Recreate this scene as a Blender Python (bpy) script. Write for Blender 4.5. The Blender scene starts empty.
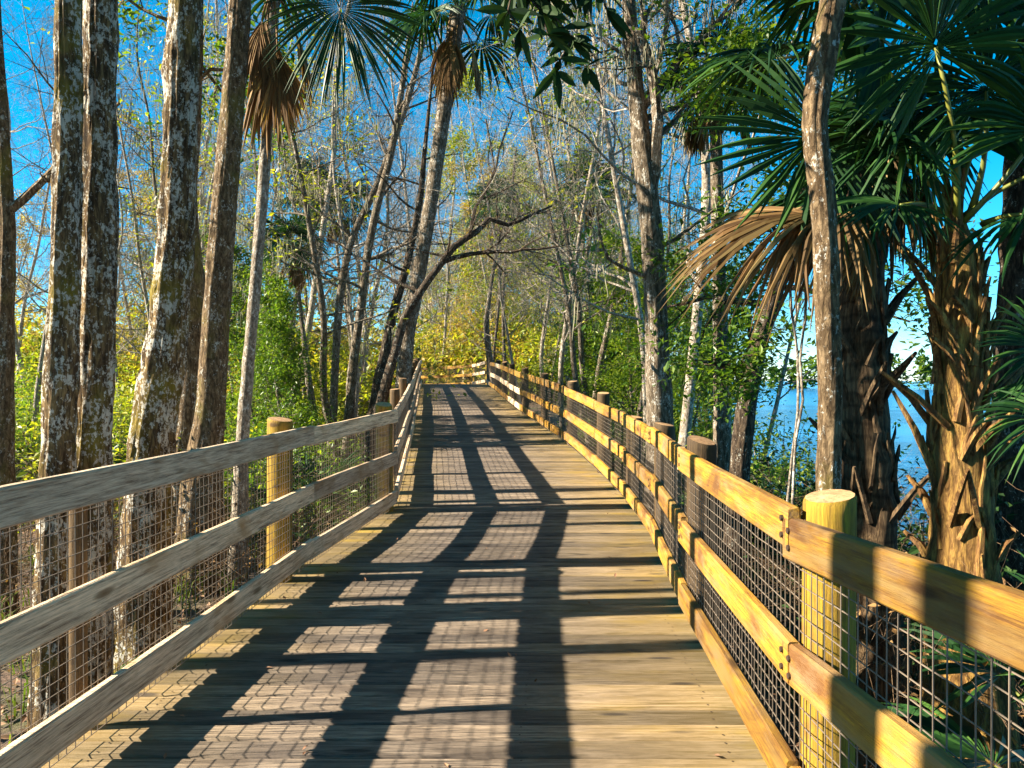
import bpy, math, random
import numpy as np
from mathutils import Vector, Matrix, noise as mnoise
R = math.radians
C = bpy.context.scene.collection
sc = bpy.context.scene

# ------------------------------------------------------------------ camera, light, exposure
F, CAMZ, HOR = 750.0, 1.47, 380.0
cam_d = bpy.data.cameras.new('camera'); cam = bpy.data.objects.new('camera', cam_d); C.objects.link(cam)
cam_d.sensor_width = 36; cam_d.lens = 36 * F / 1024; cam_d.clip_end = 3000; cam_d.clip_start = 0.02
cam.location = (0, 0, CAMZ); cam.rotation_euler = (R(90) - math.atan((384 - HOR) / F), 0, 0)
sc.camera = cam
SUN_EL, SUN_AZ = R(30), R(186)          # direction towards the sun, measured from +X
sv = Vector((math.cos(SUN_AZ) * math.cos(SUN_EL), math.sin(SUN_AZ) * math.cos(SUN_EL), math.sin(SUN_EL)))
w = bpy.data.worlds.new('World'); sc.world = w; w.use_nodes = True
nt = w.node_tree; bg = nt.nodes['Background']; sky = nt.nodes.new('ShaderNodeTexSky')
sky.sky_type = 'NISHITA'; sky.sun_disc = False; sky.sun_elevation = SUN_EL
sky.sun_rotation = math.atan2(sv.x, sv.y); sky.air_density = 0.8; sky.dust_density = 0.0; sky.ozone_density = 6.0
hs = nt.nodes.new('ShaderNodeHueSaturation'); hs.inputs['Saturation'].default_value = 1.3; hs.inputs['Hue'].default_value = 0.475
nt.links.new(sky.outputs[0], hs.inputs['Color']); nt.links.new(hs.outputs[0], bg.inputs[0]); bg.inputs[1].default_value = 0.063
sun_d = bpy.data.lights.new('sun', 'SUN'); sun = bpy.data.objects.new('sun', sun_d); C.objects.link(sun)
sun_d.energy = 5.0; sun_d.angle = R(0.5); sun_d.color = (1, 0.89, 0.70)
sun.rotation_euler = sv.to_track_quat('Z', 'Y').to_euler(); sun.location = sv * 60
sc.view_settings.view_transform = 'Standard'; sc.view_settings.look = 'None'
sc.view_settings.exposure = 2.15; sc.view_settings.gamma = 1.0
sc.cycles.max_bounces = 6; sc.cycles.transparent_max_bounces = 6; sc.cycles.diffuse_bounces = 3
sc.cycles.use_denoising = True

# ------------------------------------------------------------------ helpers
def at(px, py, Y):
    return Vector(((px - 512) / F * Y, Y, CAMZ + (HOR - py) / F * Y))

class MB:
    def __init__(s): s.v = []; s.f = []
    def add(s, vs, fs):
        b = len(s.v); s.v.extend(vs); s.f.extend([tuple(i + b for i in f) for f in fs])
    def tube(s, pts, rad, n=6, cap=True, rough=0.0, ridge=0.0):
        pts = [Vector(p) for p in pts]; m = len(pts)
        if m < 2: return
        t = (pts[1] - pts[0]).normalized()
        a = Vector((0, 0, 1)) if abs(t.z) < 0.9 else Vector((1, 0, 0))
        u = t.cross(a).normalized(); vs = []
        for i, p in enumerate(pts):
            t = (pts[min(i + 1, m - 1)] - pts[max(i - 1, 0)])
            if t.length < 1e-9: t = Vector((0, 0, 1))
            t.normalize(); u = (u - t * u.dot(t)).normalized(); b = t.cross(u)
            for k in range(n):
                an = 2 * math.pi * k / n; r = rad[i]
                d = u * math.cos(an) + b * math.sin(an)
                if rough: r *= 1 + rough * mnoise.noise((p + d * r) * 6.0) + rough * 0.6 * mnoise.noise((p + d * r) * 17.0)
                if ridge: r *= 1 + ridge * (abs(mnoise.noise(Vector((math.cos(an) * 4.5, math.sin(an) * 4.5, p.z * 0.9 + u.x)))) * 2 - .5) + ridge * .6 * mnoise.noise(Vector((math.cos(an) * 11, math.sin(an) * 11, p.z * 4)))
                vs.append(p + d * r)
        fs = [(i * n + k, i * n + (k + 1) % n, (i + 1) * n + (k + 1) % n, (i + 1) * n + k) for i in range(m - 1) for k in range(n)]
        if cap: fs += [tuple(range(n - 1, -1, -1)), tuple((m - 1) * n + k for k in range(n))]
        s.add(vs, fs)
    def box(s, lo, hi):
        x0, y0, z0 = lo; x1, y1, z1 = hi
        s.add([(x0,y0,z0),(x1,y0,z0),(x1,y1,z0),(x0,y1,z0),(x0,y0,z1),(x1,y0,z1),(x1,y1,z1),(x0,y1,z1)],
              [(3,2,1,0),(4,5,6,7),(0,1,5,4),(1,2,6,5),(2,3,7,6),(3,0,4,7)])
    def leaves(s, cen, size, rg, aspect=0.5, flat=0.35, droop=0.0):
        """leaf-sized faces, each a rhomb folded on its midrib"""
        cen = np.asarray(cen, float).reshape(-1, 3); n = len(cen)
        if n == 0: return
        d = rg.normal(size=(n, 3)); d[:, 2] = d[:, 2] * 0.6 - droop; d /= np.linalg.norm(d, axis=1)[:, None]
        nn = rg.normal(size=(n, 3)) * flat + np.array([0, 0, 1.0]); sd = np.cross(d, nn); sd /= (np.linalg.norm(sd, axis=1)[:, None] + 1e-9)
        up = np.cross(sd, d)
        L = (size * rg.uniform(0.6, 1.35, n))[:, None]; W = L * aspect * 0.5
        a = cen; b = cen + d * L * 0.45 + sd * W + up * W * 0.35; c = cen + d * L; e = cen + d * L * 0.45 - sd * W + up * W * 0.35
        V = np.stack([a, b, c, e], 1).reshape(-1, 3); base = len(s.v)
        s.v.extend(V.tolist())
        for i in range(n):
            q = base + i * 4; s.f.append((q, q + 1, q + 2)); s.f.append((q, q + 2, q + 3))
    def build(s, name, mat, parent=None, origin=None, smooth=False):
        me = bpy.data.meshes.new(name)
        vv = s.v if origin is None else [(p[0] - origin[0], p[1] - origin[1], p[2] - origin[2]) for p in s.v]
        me.from_pydata([tuple(p) for p in vv], [], s.f)
        me.materials.append(mat)
        if smooth: me.polygons.foreach_set('use_smooth', [True] * len(me.polygons))
        o = bpy.data.objects.new(name, me); C.objects.link(o)
        if parent is not None: o.parent = parent
        elif origin is not None: o.location = origin
        return o

def tag(o, label=None, cat=None, group=None, kind=None):
    if label: o['label'] = label
    if cat: o['category'] = cat
    if group: o['group'] = group
    if kind: o['kind'] = kind
    return o
def empty(name, loc, label, cat, group=None, rz=0):
    o = bpy.data.objects.new(name, None); C.objects.link(o); o.location = loc; o.rotation_euler.z = rz
    o.empty_display_size = 0.1
    return tag(o, label, cat, group)
KIDS = {}
def copy_tree(o, parent=None):
    c = o.copy(); C.objects.link(c)
    if parent is not None: c.parent = parent
    if o.name not in KIDS: KIDS[o.name] = list(o.children)
    for ch in KIDS[o.name]: copy_tree(ch, c)
    return c

# ------------------------------------------------------------------ materials
def mat(name):
    m = bpy.data.materials.new(name); m.use_nodes = True
    n = m.node_tree.nodes; return m, n, m.node_tree.links, n['Principled BSDF']
def nd(n, t, **k):
    x = n.new(t)
    for a, b in k.items():
        if a in x.inputs: x.inputs[a].default_value = b
        else: setattr(x, a, b)
    return x
def ramp(n, stops, interp='LINEAR'):
    r = n.new('ShaderNodeValToRGB'); r.color_ramp.interpolation = interp
    e = r.color_ramp.elements
    while len(e) < len(stops): e.new(0.5)
    for i, (p, c) in enumerate(stops): e[i].position = p; e[i].color = (*c, 1) if len(c) == 3 else c
    return r
def noise(n, l, vec, scale, detail=4, rough=0.55, dist=0.0):
    x = nd(n, 'ShaderNodeTexNoise', Scale=scale, Detail=detail, Roughness=rough, Distortion=dist)
    if vec is not None: l.new(vec, x.inputs['Vector'])
    return x.outputs['Fac']
def mix(n, l, fac, a, b, mode='MIX'):
    x = n.new('ShaderNodeMix'); x.data_type = 'RGBA'; x.blend_type = mode
    for sock, v in ((0, fac), (6, a), (7, b)):
        if hasattr(v, 'is_output'): l.new(v, x.inputs[sock])
        else: x.inputs[sock].default_value = v if sock == 0 else (*v, 1)
    return x.outputs[2]
def bump(n, l, h, s, d, bsdf):
    b = nd(n, 'ShaderNodeBump', Strength=s, Distance=d); l.new(h, b.inputs['Height']); l.new(b.outputs[0], bsdf.inputs['Normal'])
def mapped(n, l, scale, rnd=True):
    tc = n.new('ShaderNodeTexCoord'); mp = n.new('ShaderNodeMapping'); mp.inputs['Scale'].default_value = scale
    if rnd:
        oi = n.new('ShaderNodeObjectInfo'); mu = nd(n, 'ShaderNodeVectorMath', operation='SCALE'); mu.inputs[0].default_value = (37, 19, 53)
        l.new(oi.outputs['Random'], mu.inputs['Scale']); ad = nd(n, 'ShaderNodeVectorMath', operation='ADD')
        l.new(tc.outputs['Object'], ad.inputs[0]); l.new(mu.outputs[0], ad.inputs[1]); l.new(ad.outputs[0], mp.inputs[0])
    else: l.new(tc.outputs['Object'], mp.inputs[0])
    return mp.outputs[0]

def wood(name, light, dark, stain, streak=(1.3, 26, 26), island=False, stain_at=0.6, algae=None, grey=None):
    m, n, l, b = mat(name)
    g = mapped(n, l, streak, not island); s = mapped(n, l, (1.2, 3.5, 3.5), not island)
    f1 = noise(n, l, g, 1.6, 8, 0.72, 0.5); f2 = noise(n, l, g, 5.5, 6, 0.75, 0.2)
    fm = nd(n, 'ShaderNodeMath', operation='MULTIPLY_ADD'); l.new(f2, fm.inputs[0]); fm.inputs[1].default_value = 0.55; fs = nd(n, 'ShaderNodeMath', operation='MULTIPLY'); l.new(f1, fs.inputs[0]); fs.inputs[1].default_value = 0.5
    l.new(fs.outputs[0], fm.inputs[2]); f = fm.outputs[0]
    r = ramp(n, [(0.36, tuple(x * .6 for x in dark)), (0.43, dark), (0.52, tuple(0.55 * a + 0.45 * c for a, c in zip(light, dark))), (0.62, light)]); l.new(f, r.inputs[0])
    st = ramp(n, [(stain_at - 0.08, (0, 0, 0)), (stain_at + 0.12, (1, 1, 1))]); l.new(noise(n, l, s, 1.5, 5, 0.6, 0.7), st.inputs[0])
    c = mix(n, l, st.outputs[0], r.outputs[0], stain)
    if algae:
        al = ramp(n, [(0.5, (0, 0, 0)), (0.68, (1, 1, 1))]); l.new(noise(n, l, mapped(n, l, (0.8, 2, 6), not island), 2.1, 4), al.inputs[0])
        fa = al.outputs[0]
        if island:
            ea = nd(n, 'ShaderNodeAttribute', attribute_name='algae'); mm_ = nd(n, 'ShaderNodeMath', operation='MULTIPLY_ADD'); l.new(al.outputs[0], mm_.inputs[0]); mm_.inputs[1].default_value = .5; mm_.inputs[2].default_value = .45
            m2 = nd(n, 'ShaderNodeMath', operation='MULTIPLY'); l.new(mm_.outputs[0], m2.inputs[0]); l.new(ea.outputs['Fac'], m2.inputs[1]); fa = m2.outputs[0]
        c = mix(n, l, fa, c, algae)
    if grey:
        gr = ramp(n, [(0.5, (0, 0, 0)), (0.7, (.75, .75, .75))]); l.new(noise(n, l, mapped(n, l, (1.5, 5, 5), not island), 1.3, 6, 0.7), gr.inputs[0]); c = mix(n, l, gr.outputs[0], c, grey)
    # knots
    v = nd(n, 'ShaderNodeTexVoronoi', Scale=1.0); l.new(mapped(n, l, (1.9, 8, 8), not island), v.inputs['Vector'])
    k = ramp(n, [(0.0, (1, 1, 1)), (0.10, (0.75, 0.75, 0.75)), (0.17, (0, 0, 0))]); l.new(v.outputs['Distance'], k.inputs[0])
    c = mix(n, l, k.outputs[0], c, tuple(x * 0.45 for x in stain))
    if island: rv = n.new('ShaderNodeNewGeometry').outputs['Random Per Island']
    else: rv = n.new('ShaderNodeObjectInfo').outputs['Random']
    rr = ramp(n, [(0, (0.5, 0.5, 0.52)), (0.5, (0.95, 0.93, 0.90)), (1, (1.28, 1.22, 1.12))] if island else [(0, (0.68, 0.66, 0.64)), (0.5, (1, 0.98, 0.94)), (1, (1.22, 1.16, 1.05))]); l.new(rv, rr.inputs[0])
    c = mix(n, l, 1.0, c, rr.outputs[0], 'MULTIPLY')
    l.new(c, b.inputs['Base Color']); b.inputs['Roughness'].default_value = 0.78; b.inputs['Specular IOR Level'].default_value = 0.25
    bump(n, l, f, 0.9, 0.009, b)
    return m

def bark(name, light, dark, lichen=None, amount=0.6, moss=None, stretch=0.28, lscale=50.0, ring=0):
    m, n, l, b = mat(name)
    g = mapped(n, l, (1, 1, stretch)); p = mapped(n, l, (1, 1, 0.7))
    f = noise(n, l, g, 34, 7, 0.72, 0.5)
    r = ramp(n, [(0.34, tuple(x * 0.4 for x in dark)), (0.47, dark), (0.66, light)]); l.new(f, r.inputs[0]); c = r.outputs[0]
    if ring:
        wv = nd(n, 'ShaderNodeTexWave', Scale=ring, Distortion=9.0, Detail=3); wv.bands_direction = 'Z'; l.new(mapped(n, l, (1, 1, 1)), wv.inputs['Vector'])
        rg_ = ramp(n, [(0, (0.6, 0.6, 0.6)), (0.4, (1, 1, 1))]); l.new(wv.outputs['Fac'], rg_.inputs[0]); c = mix(n, l, 1.0, c, rg_.outputs[0], 'MULTIPLY')
    if moss:
        mr = ramp(n, [(0.53, (0, 0, 0)), (0.70, (.8, .8, .8))]); l.new(noise(n, l, p, 2.6, 5, 0.65), mr.inputs[0]); c = mix(n, l, mr.outputs[0], c, moss)
    if lichen:
        a = noise(n, l, p, lscale, 5, 0.72, 0.4); a2 = noise(n, l, p, lscale * 0.22, 3)
        ml = nd(n, 'ShaderNodeMath', operation='MULTIPLY_ADD'); l.new(a2, ml.inputs[0]); ml.inputs[1].default_value = 0.6; l.new(a, ml.inputs[2])
        lr = ramp(n, [(0.865 - amount * 0.1, (0, 0, 0)), (0.90 - amount * 0.1, (1, 1, 1))]); sc_ = nd(n, 'ShaderNodeMath', operation='MULTIPLY'); l.new(ml.outputs[0], sc_.inputs[0]); sc_.inputs[1].default_value = 0.92
        l.new(sc_.outputs[0], lr.inputs[0])
        lt = ramp(n, [(0.36, tuple(x * .45 for x in lichen)), (0.55, lichen)]); l.new(f, lt.inputs[0]); c = mix(n, l, lr.outputs[0], c, lt.outputs[0])
    l.new(c, b.inputs['Base Color']); b.inputs['Roughness'].default_value = 0.9; b.inputs['Specular IOR Level'].default_value = 0.15
    bump(n, l, f, 1.0, 0.035, b)
    return m

def leaf(name, cols, trans=0.4, gloss=0.5, rough=0.45):
    m, n, l, b = mat(name)
    geo = n.new('ShaderNodeNewGeometry')
    r = ramp(n, [(i / max(1, len(cols) - 1), c) for i, c in enumerate(cols)]); l.new(geo.outputs['Random Per Island'], r.inputs[0])
    oi = n.new('ShaderNodeObjectInfo'); vr = ramp(n, [(0, (0.75, 0.8, 0.75)), (1, (1.25, 1.15, 1.1))]); l.new(oi.outputs['Random'], vr.inputs[0])
    c = mix(n, l, 1.0, r.outputs[0], vr.outputs[0], 'MULTIPLY')
    l.new(c, b.inputs['Base Color']); b.inputs['Roughness'].default_value = rough; b.inputs['Specular IOR Level'].default_value = gloss
    t = n.new('ShaderNodeBsdfTranslucent'); tc = mix(n, l, 1.0, c, (1.5, 1.5, 0.7), 'MULTIPLY'); l.new(tc, t.inputs[0])
    ms = n.new('ShaderNodeMixShader'); ms.inputs[0].default_value = trans
    l.new(b.outputs[0], ms.inputs[1]); l.new(t.outputs[0], ms.inputs[2]); l.new(ms.outputs[0], n['Material Output'].inputs[0])
    return m

M = {}
M['deck'] = wood('deck_boards', (0.305, 0.242, 0.190), (0.036, 0.031, 0.032), (0.085, 0.067, 0.058), (1.2, 34, 34), True, 0.55, (0.29, 0.195, 0.03))
M['grey'] = wood('weathered_grey_wood', (0.80, 0.63, 0.46), (0.22, 0.15, 0.10), (0.36, 0.22, 0.11), (1.1, 24, 24), False, 0.60)
M['gold'] = wood('golden_treated_pine', (0.43, 0.235, 0.022), (0.16, 0.07, 0.014), (0.12, 0.055, 0.018), (0.9, 26, 26), False, 0.53, (0.27, 0.17, 0.05), (0.24, 0.17, 0.10))
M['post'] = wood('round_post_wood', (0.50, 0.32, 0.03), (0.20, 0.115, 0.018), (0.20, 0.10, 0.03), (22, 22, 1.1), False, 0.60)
M['post_shaded'] = wood('shaded_round_post_wood', (0.11, 0.07, 0.03), (0.04, 0.025, 0.014), (0.06, 0.038, 0.02), (22, 22, 1.1), False, 0.60)  # darker copy of the post wood, with shade put into its colour
M['end'] = wood('post_end_grain', (0.50, 0.32, 0.17), (0.25, 0.14, 0.07), (0.3, 0.17, 0.08), (14, 14, 14), False, 0.62)
def plain(name, col, rough=0.5, metal=0.0):
    m, n, l, b = mat(name); f = noise(n, l, mapped(n, l, (1, 1, 1)), 14, 3)
    r = ramp(n, [(0.3, tuple(c * 0.7 for c in col)), (0.7, col)]); l.new(f, r.inputs[0]); l.new(r.outputs[0], b.inputs['Base Color'])
    b.inputs['Roughness'].default_value = rough; b.inputs['Metallic'].default_value = metal; return m
M['wire'] = plain('galvanised_wire', (0.20, 0.155, 0.115), 0.65, 0.2)
M['bolt'] = plain('rusty_bolt', (0.07, 0.045, 0.03), 0.6, 0.5)
M['bark_lichen'] = bark('lichen_spotted_bark', (0.32, 0.215, 0.095), (0.08, 0.05, 0.026), (0.58, 0.54, 0.46), 0.98, (0.22, 0.17, 0.02), 0.2, 48.0)
M['bark_scaly'] = bark('scaly_brown_bark', (0.30, 0.21, 0.12), (0.10, 0.065, 0.035), (0.50, 0.48, 0.42), 0.35, (0.17, 0.14, 0.03), 0.35)
M['bark_dark'] = bark('dark_ridged_bark', (0.14, 0.10, 0.065), (0.04, 0.028, 0.02), (0.36, 0.35, 0.30), 0.3)
M['bark_pale'] = bark('pale_grey_bark', (0.50, 0.44, 0.36), (0.22, 0.175, 0.13), (0.66, 0.64, 0.58), 0.5, None, 0.5)
M['bark_mid'] = bark('grey_brown_bark', (0.30, 0.24, 0.175), (0.10, 0.075, 0.05), (0.50, 0.48, 0.43), 0.5)
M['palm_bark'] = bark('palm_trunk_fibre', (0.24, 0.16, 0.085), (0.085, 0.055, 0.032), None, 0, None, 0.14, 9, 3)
M['palm_boot'] = bark('palm_boot_stubs', (0.46, 0.28, 0.08), (0.16, 0.08, 0.03), None, 0, (0.10, 0.065, 0.04), 0.2)
M['frond'] = leaf('palm_frond_green', [(0.007, 0.032, 0.010), (0.018, 0.062, 0.014), (0.045, 0.11, 0.02)], 0.25, 0.25, 0.45)
M['petiole'] = leaf('palm_petiole', [(0.11, 0.14, 0.02), (0.17, 0.17, 0.03)], 0.1)
M['dead'] = leaf('dead_palm_frond', [(0.09, 0.05, 0.022), (0.20, 0.115, 0.045), (0.32, 0.21, 0.09)], 0.25, 0.2, 0.7)
M['leaf_dark'] = leaf('dark_glossy_leaf', [(0.008, 0.022, 0.008), (0.02, 0.05, 0.014), (0.03, 0.065, 0.016)], 0.2, 0.12, 0.6)
M['leaf_green'] = leaf('mid_green_leaf', [(0.03, 0.08, 0.012), (0.08, 0.16, 0.015), (0.19, 0.26, 0.02)], 0.45)
M['leaf_fresh'] = leaf('fresh_green_leaf', [(0.06, 0.13, 0.012), (0.14, 0.24, 0.02), (0.27, 0.34, 0.03)], 0.48)
M['leaf_lime'] = leaf('yellow_green_leaf', [(0.12, 0.17, 0.012), (0.24, 0.28, 0.018), (0.40, 0.38, 0.03)], 0.45)
M['leaf_gold'] = leaf('tan_gold_leaf', [(0.20, 0.15, 0.03), (0.36, 0.27, 0.05), (0.46, 0.38, 0.07)], 0.45)
M['moss'] = leaf('hanging_grey_moss', [(0.20, 0.19, 0.14), (0.34, 0.33, 0.25)], 0.3, 0.1, 0.9)
M['litter'] = leaf('fallen_leaf', [(0.07, 0.035, 0.02), (0.20, 0.11, 0.07), (0.36, 0.23, 0.15), (0.15, 0.07, 0.04)], 0.15, 0.2, 0.8)
M['grass'] = leaf('sedge_blade', [(0.05, 0.10, 0.012), (0.14, 0.19, 0.02)], 0.4)
m, n, l, b = mat('forest_floor')
v = mapped(n, l, (1, 1, 1), False)
r = ramp(n, [(0.3, (0.03, 0.018, 0.012)), (0.46, (0.085, 0.052, 0.034)), (0.58, (0.17, 0.105, 0.07)), (0.72, (0.25, 0.17, 0.11))]); l.new(noise(n, l, v, 16, 8, 0.75, 0.3), r.inputs[0])
g2 = ramp(n, [(0.5, (0, 0, 0)), (0.66, (1, 1, 1))]); l.new(noise(n, l, v, 0.55, 5), g2.inputs[0])
l.new(mix(n, l, g2.outputs[0], r.outputs[0], (0.06, 0.075, 0.018)), b.inputs['Base Color']); b.inputs['Roughness'].default_value = 0.95
bump(n, l, noise(n, l, v, 22, 6, 0.7), 1.0, 0.04, b); M['ground'] = m
m, n, l, b = mat('river_water')
b.inputs['Base Color'].default_value = (0.008, 0.115, 0.30, 1); b.inputs['Roughness'].default_value = 0.2; b.inputs['IOR'].default_value = 1.33; b.inputs['Specular IOR Level'].default_value = 0.4
bump(n, l, noise(n, l, mapped(n, l, (1, 0.5, 1), False), 3.0, 4, 0.5), 0.5, 0.12, b); M['water'] = m

# ------------------------------------------------------------------ setting: ground, river
def lerp(tab, x):
    xs = [t[0] for t in tab]
    if x <= xs[0]: return tab[0][1]
    for a, c in zip(tab, tab[1:]):
        if x <= c[0]: return a[1] + (c[1] - a[1]) * (x - a[0]) / (c[0] - a[0])
    return tab[-1][1]
def shore(Y): return 4.6 + 0.10 * max(Y, -5) + 0.5 * math.sin(Y * 0.35) - 0.00012 * max(0, Y - 40) ** 2
def gz(X, Y):
    z = -0.78 + 0.16 * mnoise.noise(Vector((X * 0.3, Y * 0.3, 0))) + 0.05 * mnoise.noise(Vector((X * 1.3, Y * 1.3, 3)))
    z += 0.024 * max(0, min(Y, 60) - 10)
    if X < -6: z += 0.02 * min(20, -6 - X)
    d = X - shore(Y)
    if d > -2.5: z = z + (-2.0 - z) * min(1, max(0, (d + 2.5) / 4.0)) ** 1.3
    return z
def axis(lo, hi, fine, grow):
    a = [0.0]; st = fine
    while a[-1] < hi: a.append(a[-1] + st); st *= grow
    b_ = [0.0]; st = fine
    while b_[-1] > lo: b_.append(b_[-1] - st); st *= grow
    return sorted(set(a + b_))
xs = axis(-900, 900, 0.28, 1.045); ys = [y + 8 for y in axis(-300, 1800, 0.30, 1.04)]
g = MB(); g.v = [(x, y, gz(x, y)) for y in ys for x in xs]; nx = len(xs)
g.f = [(j * nx + i, j * nx + i + 1, (j + 1) * nx + i + 1, (j + 1) * nx + i) for j in range(len(ys) - 1) for i in range(nx - 1)]
tag(g.build('ground', M['ground'], smooth=True), kind='structure')
wt = MB(); wt.v = [(2.5, -80, -1.25), (1500, -80, -1.25), (1500, 1500, -1.25), (2.5, 1500, -1.25)]; wt.f = [(0, 1, 2, 3)]
tag(wt.build('river', M['water']), kind='structure')

# ------------------------------------------------------------------ boardwalk deck
Lx = [(-3, -1.90), (-1, -1.83), (1.2, -1.76), (3.16, -1.70), (5.5, -1.58), (8.2, -1.26), (10.5, -1.50), (13.1, -1.76), (16, -2.06), (21.5, -2.68), (27, -3.3), (34, -4.08)]
Rx = [(-3, 1.0), (1.2, 0.955), (2.47, 0.905), (4.6, 1.03), (6.7, 1.235), (8.7, 1.28), (10.8, 1.18), (13.2, 0.97), (16, 0.57), (18.7, 0.20), (21.5, -0.13), (24.3, -0.38), (27, -0.62), (30.5, -0.92), (34, -1.2)]
Zt = [(7, 0), (8.7, 0.05), (10.8, 0.14), (13.1, 0.29), (15.9, 0.46), (21.5, 0.78), (27, 1.04), (34, 1.27), (60, 1.27)]
def dz(Y): return lerp(Zt, Y)
rng = random.Random(5)
d = MB(); Y = -2.0
def plank(mb, a, b_, wdt, dirn):
    # one board from a to b_, with slightly cupped edges and random seating height
    n_ = Vector((-(b_ - a).y, (b_ - a).x, 0)).normalized() * (wdt * 0.5)
    jz = rng.uniform(-0.002, 0.002)
    a = a + Vector((0, 0, jz)); b_ = b_ + Vector((0, 0, jz + rng.uniform(-.001, .001)))
    s = 0.011; dn = Vector((0, 0, -0.038)); nn = n_ * (1 - s * 2 / wdt)
    dr = dirn * wdt * 0.5
    T = (0, .07, .16, .30, .62, .80, .92, 1); E = (1, .85, .25, 0, .05, .5, .85, 1); q = []
    for t, e in zip(T, E):
        p = a.lerp(b_, t)
        q += [p - n_ + dn - dr, p - n_ + Vector((0, 0, -s)) - dr, p - nn - dr, p + nn + dr, p + n_ + Vector((0, 0, -s)) + dr, p + n_ + dn + dr]
        EDGE.extend([e] * 6)
    m_ = len(T) - 1
    mb.add(q, [(j * 6 + i, j * 6 + (i + 1) % 6, j * 6 + 6 + (i + 1) % 6, j * 6 + 6 + i) for j in range(m_) for i in range(6)] + [(5, 4, 3, 2, 1, 0), tuple(m_ * 6 + i for i in range(6))])
EDGE = []
while Y < 34:
    sl = (dz(Y + .07) - dz(Y - .07)) / .14
    a = Vector((lerp(Lx, Y) - 0.16 + rng.uniform(-.012, .012), Y, dz(Y))); b_ = Vector((lerp(Rx, Y) + 0.16 + rng.uniform(-.012, .012), Y + 0.004 * rng.uniform(-1, 1), dz(Y)))
    plank(d, a, b_, 0.130, Vector((0, 0, sl))); Y += 0.1425
# turn to the left beyond the crest
for k in range(70):
    t = k / 69; ang = R(0 + 62 * min(1, t * 2)); 
    pv = Vector((-4.3, 34.1, 1.27)); rad = 3.0
    if t < 0.5:
        dirv = Vector((math.cos(ang), math.sin(ang), 0)); a = pv + dirv * 0.05; b_ = pv + dirv * (rad + 0.5 * t * 2)
    else:
        dirv = Vector((math.cos(R(62)), math.sin(R(62)), 0)); ad = Vector((-dirv.y, dirv.x, 0)) * (t - 0.5) * 2 * 5; a = pv + ad; b_ = pv + dirv * 3.5 + ad
    plank(d, a, b_, 0.137, Vector((0, 0, 0)))
sw = MB()
for k in range(70):
    Ys = -2 + 0.1425 * (k + 26)
    for s_ in (.03, .34, .66, .97):
        for dy in (-.035, .035):
            yy = Ys + dy + rng.uniform(-.004, .004); x0 = lerp(Lx, yy) * (1 - s_) + lerp(Rx, yy) * s_ + rng.uniform(-.012, .012); b0 = len(sw.v)
            sw.v += [(x0 + .0048 * math.cos(q * math.pi / 3), yy + .0048 * math.sin(q * math.pi / 3), dz(yy) + .0035) for q in range(6)]; sw.f.append(tuple(b0 + q for q in range(6)))
tag(sw.build('boardwalk_screws', M['bolt']), kind='structure')
do = tag(d.build('boardwalk_deck', M['deck']), kind='structure'); at_ = do.data.attributes.new('algae', 'FLOAT', 'POINT'); at_.data.foreach_set('value', EDGE)
# joists and piles below the deck, one frame per bent
pb = MB()
for Yp in [1.2, 3.16, 5.5, 8.2, 10.5, 13.1, 16, 18.7, 21.5, 24.3, 27, 30.5, 34]:
    pb.box((lerp(Lx, Yp) - .10, Yp - .05, dz(Yp) - .27), (lerp(Rx, Yp) + .10, Yp + .05, dz(Yp) - .05))
for s in (0.02, 0.33, 0.67, 0.98):
    for a, c in zip(Lx[1:], Lx[2:]):
        Ya, Yc = a[0], c[0]
        pa = lerp(Lx, Ya) * (1 - s) + lerp(Rx, Ya) * s; pc = lerp(Lx, Yc) * (1 - s) + lerp(Rx, Yc) * s
        pb.tube([(pa, Ya, dz(Ya) - .17), (pc, Yc, dz(Yc) - .17)], [.06, .06], 4)
tag(pb.build('boardwalk_joists', M['post']), kind='structure')

# ------------------------------------------------------------------ railings
def board_mesh(L, h, th, seed):
    rg = random.Random(seed); c = 0.007; prof = [(-th, c), (-th, h - c), (-th + c, h), (-c, h), (0, h - c), (0, c), (-c, 0), (-th + c, 0)]
    mb = MB(); N = max(3, int(L / 0.18)); ph = rg.uniform(0, 9); am = rg.uniform(0.002, 0.006)
    for i in range(N + 1):
        x = L * i / N; wz = am * math.sin(x * 1.7 + ph); wy = am * 0.6 * math.sin(x * 1.1 + ph * 2)
        ex = 0.0
        for (y, z) in prof:
            if i in (0, N): ex = rg.uniform(-.003, .003)
            nzz = 0.0018 * mnoise.noise(Vector((x * 5, y * 40, z * 40 + ph)))
            mb.v.append((x + ex, y + wy + nzz, z + wz + nzz))
    for i in range(N):
        for k in range(8): mb.f.append((i * 8 + k, i * 8 + (k + 1) % 8, (i + 1) * 8 + (k + 1) % 8, (i + 1) * 8 + k))
    mb.f += [tuple(range(7, -1, -1)), tuple(N * 8 + k for k in range(8))]
    return mb
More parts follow.
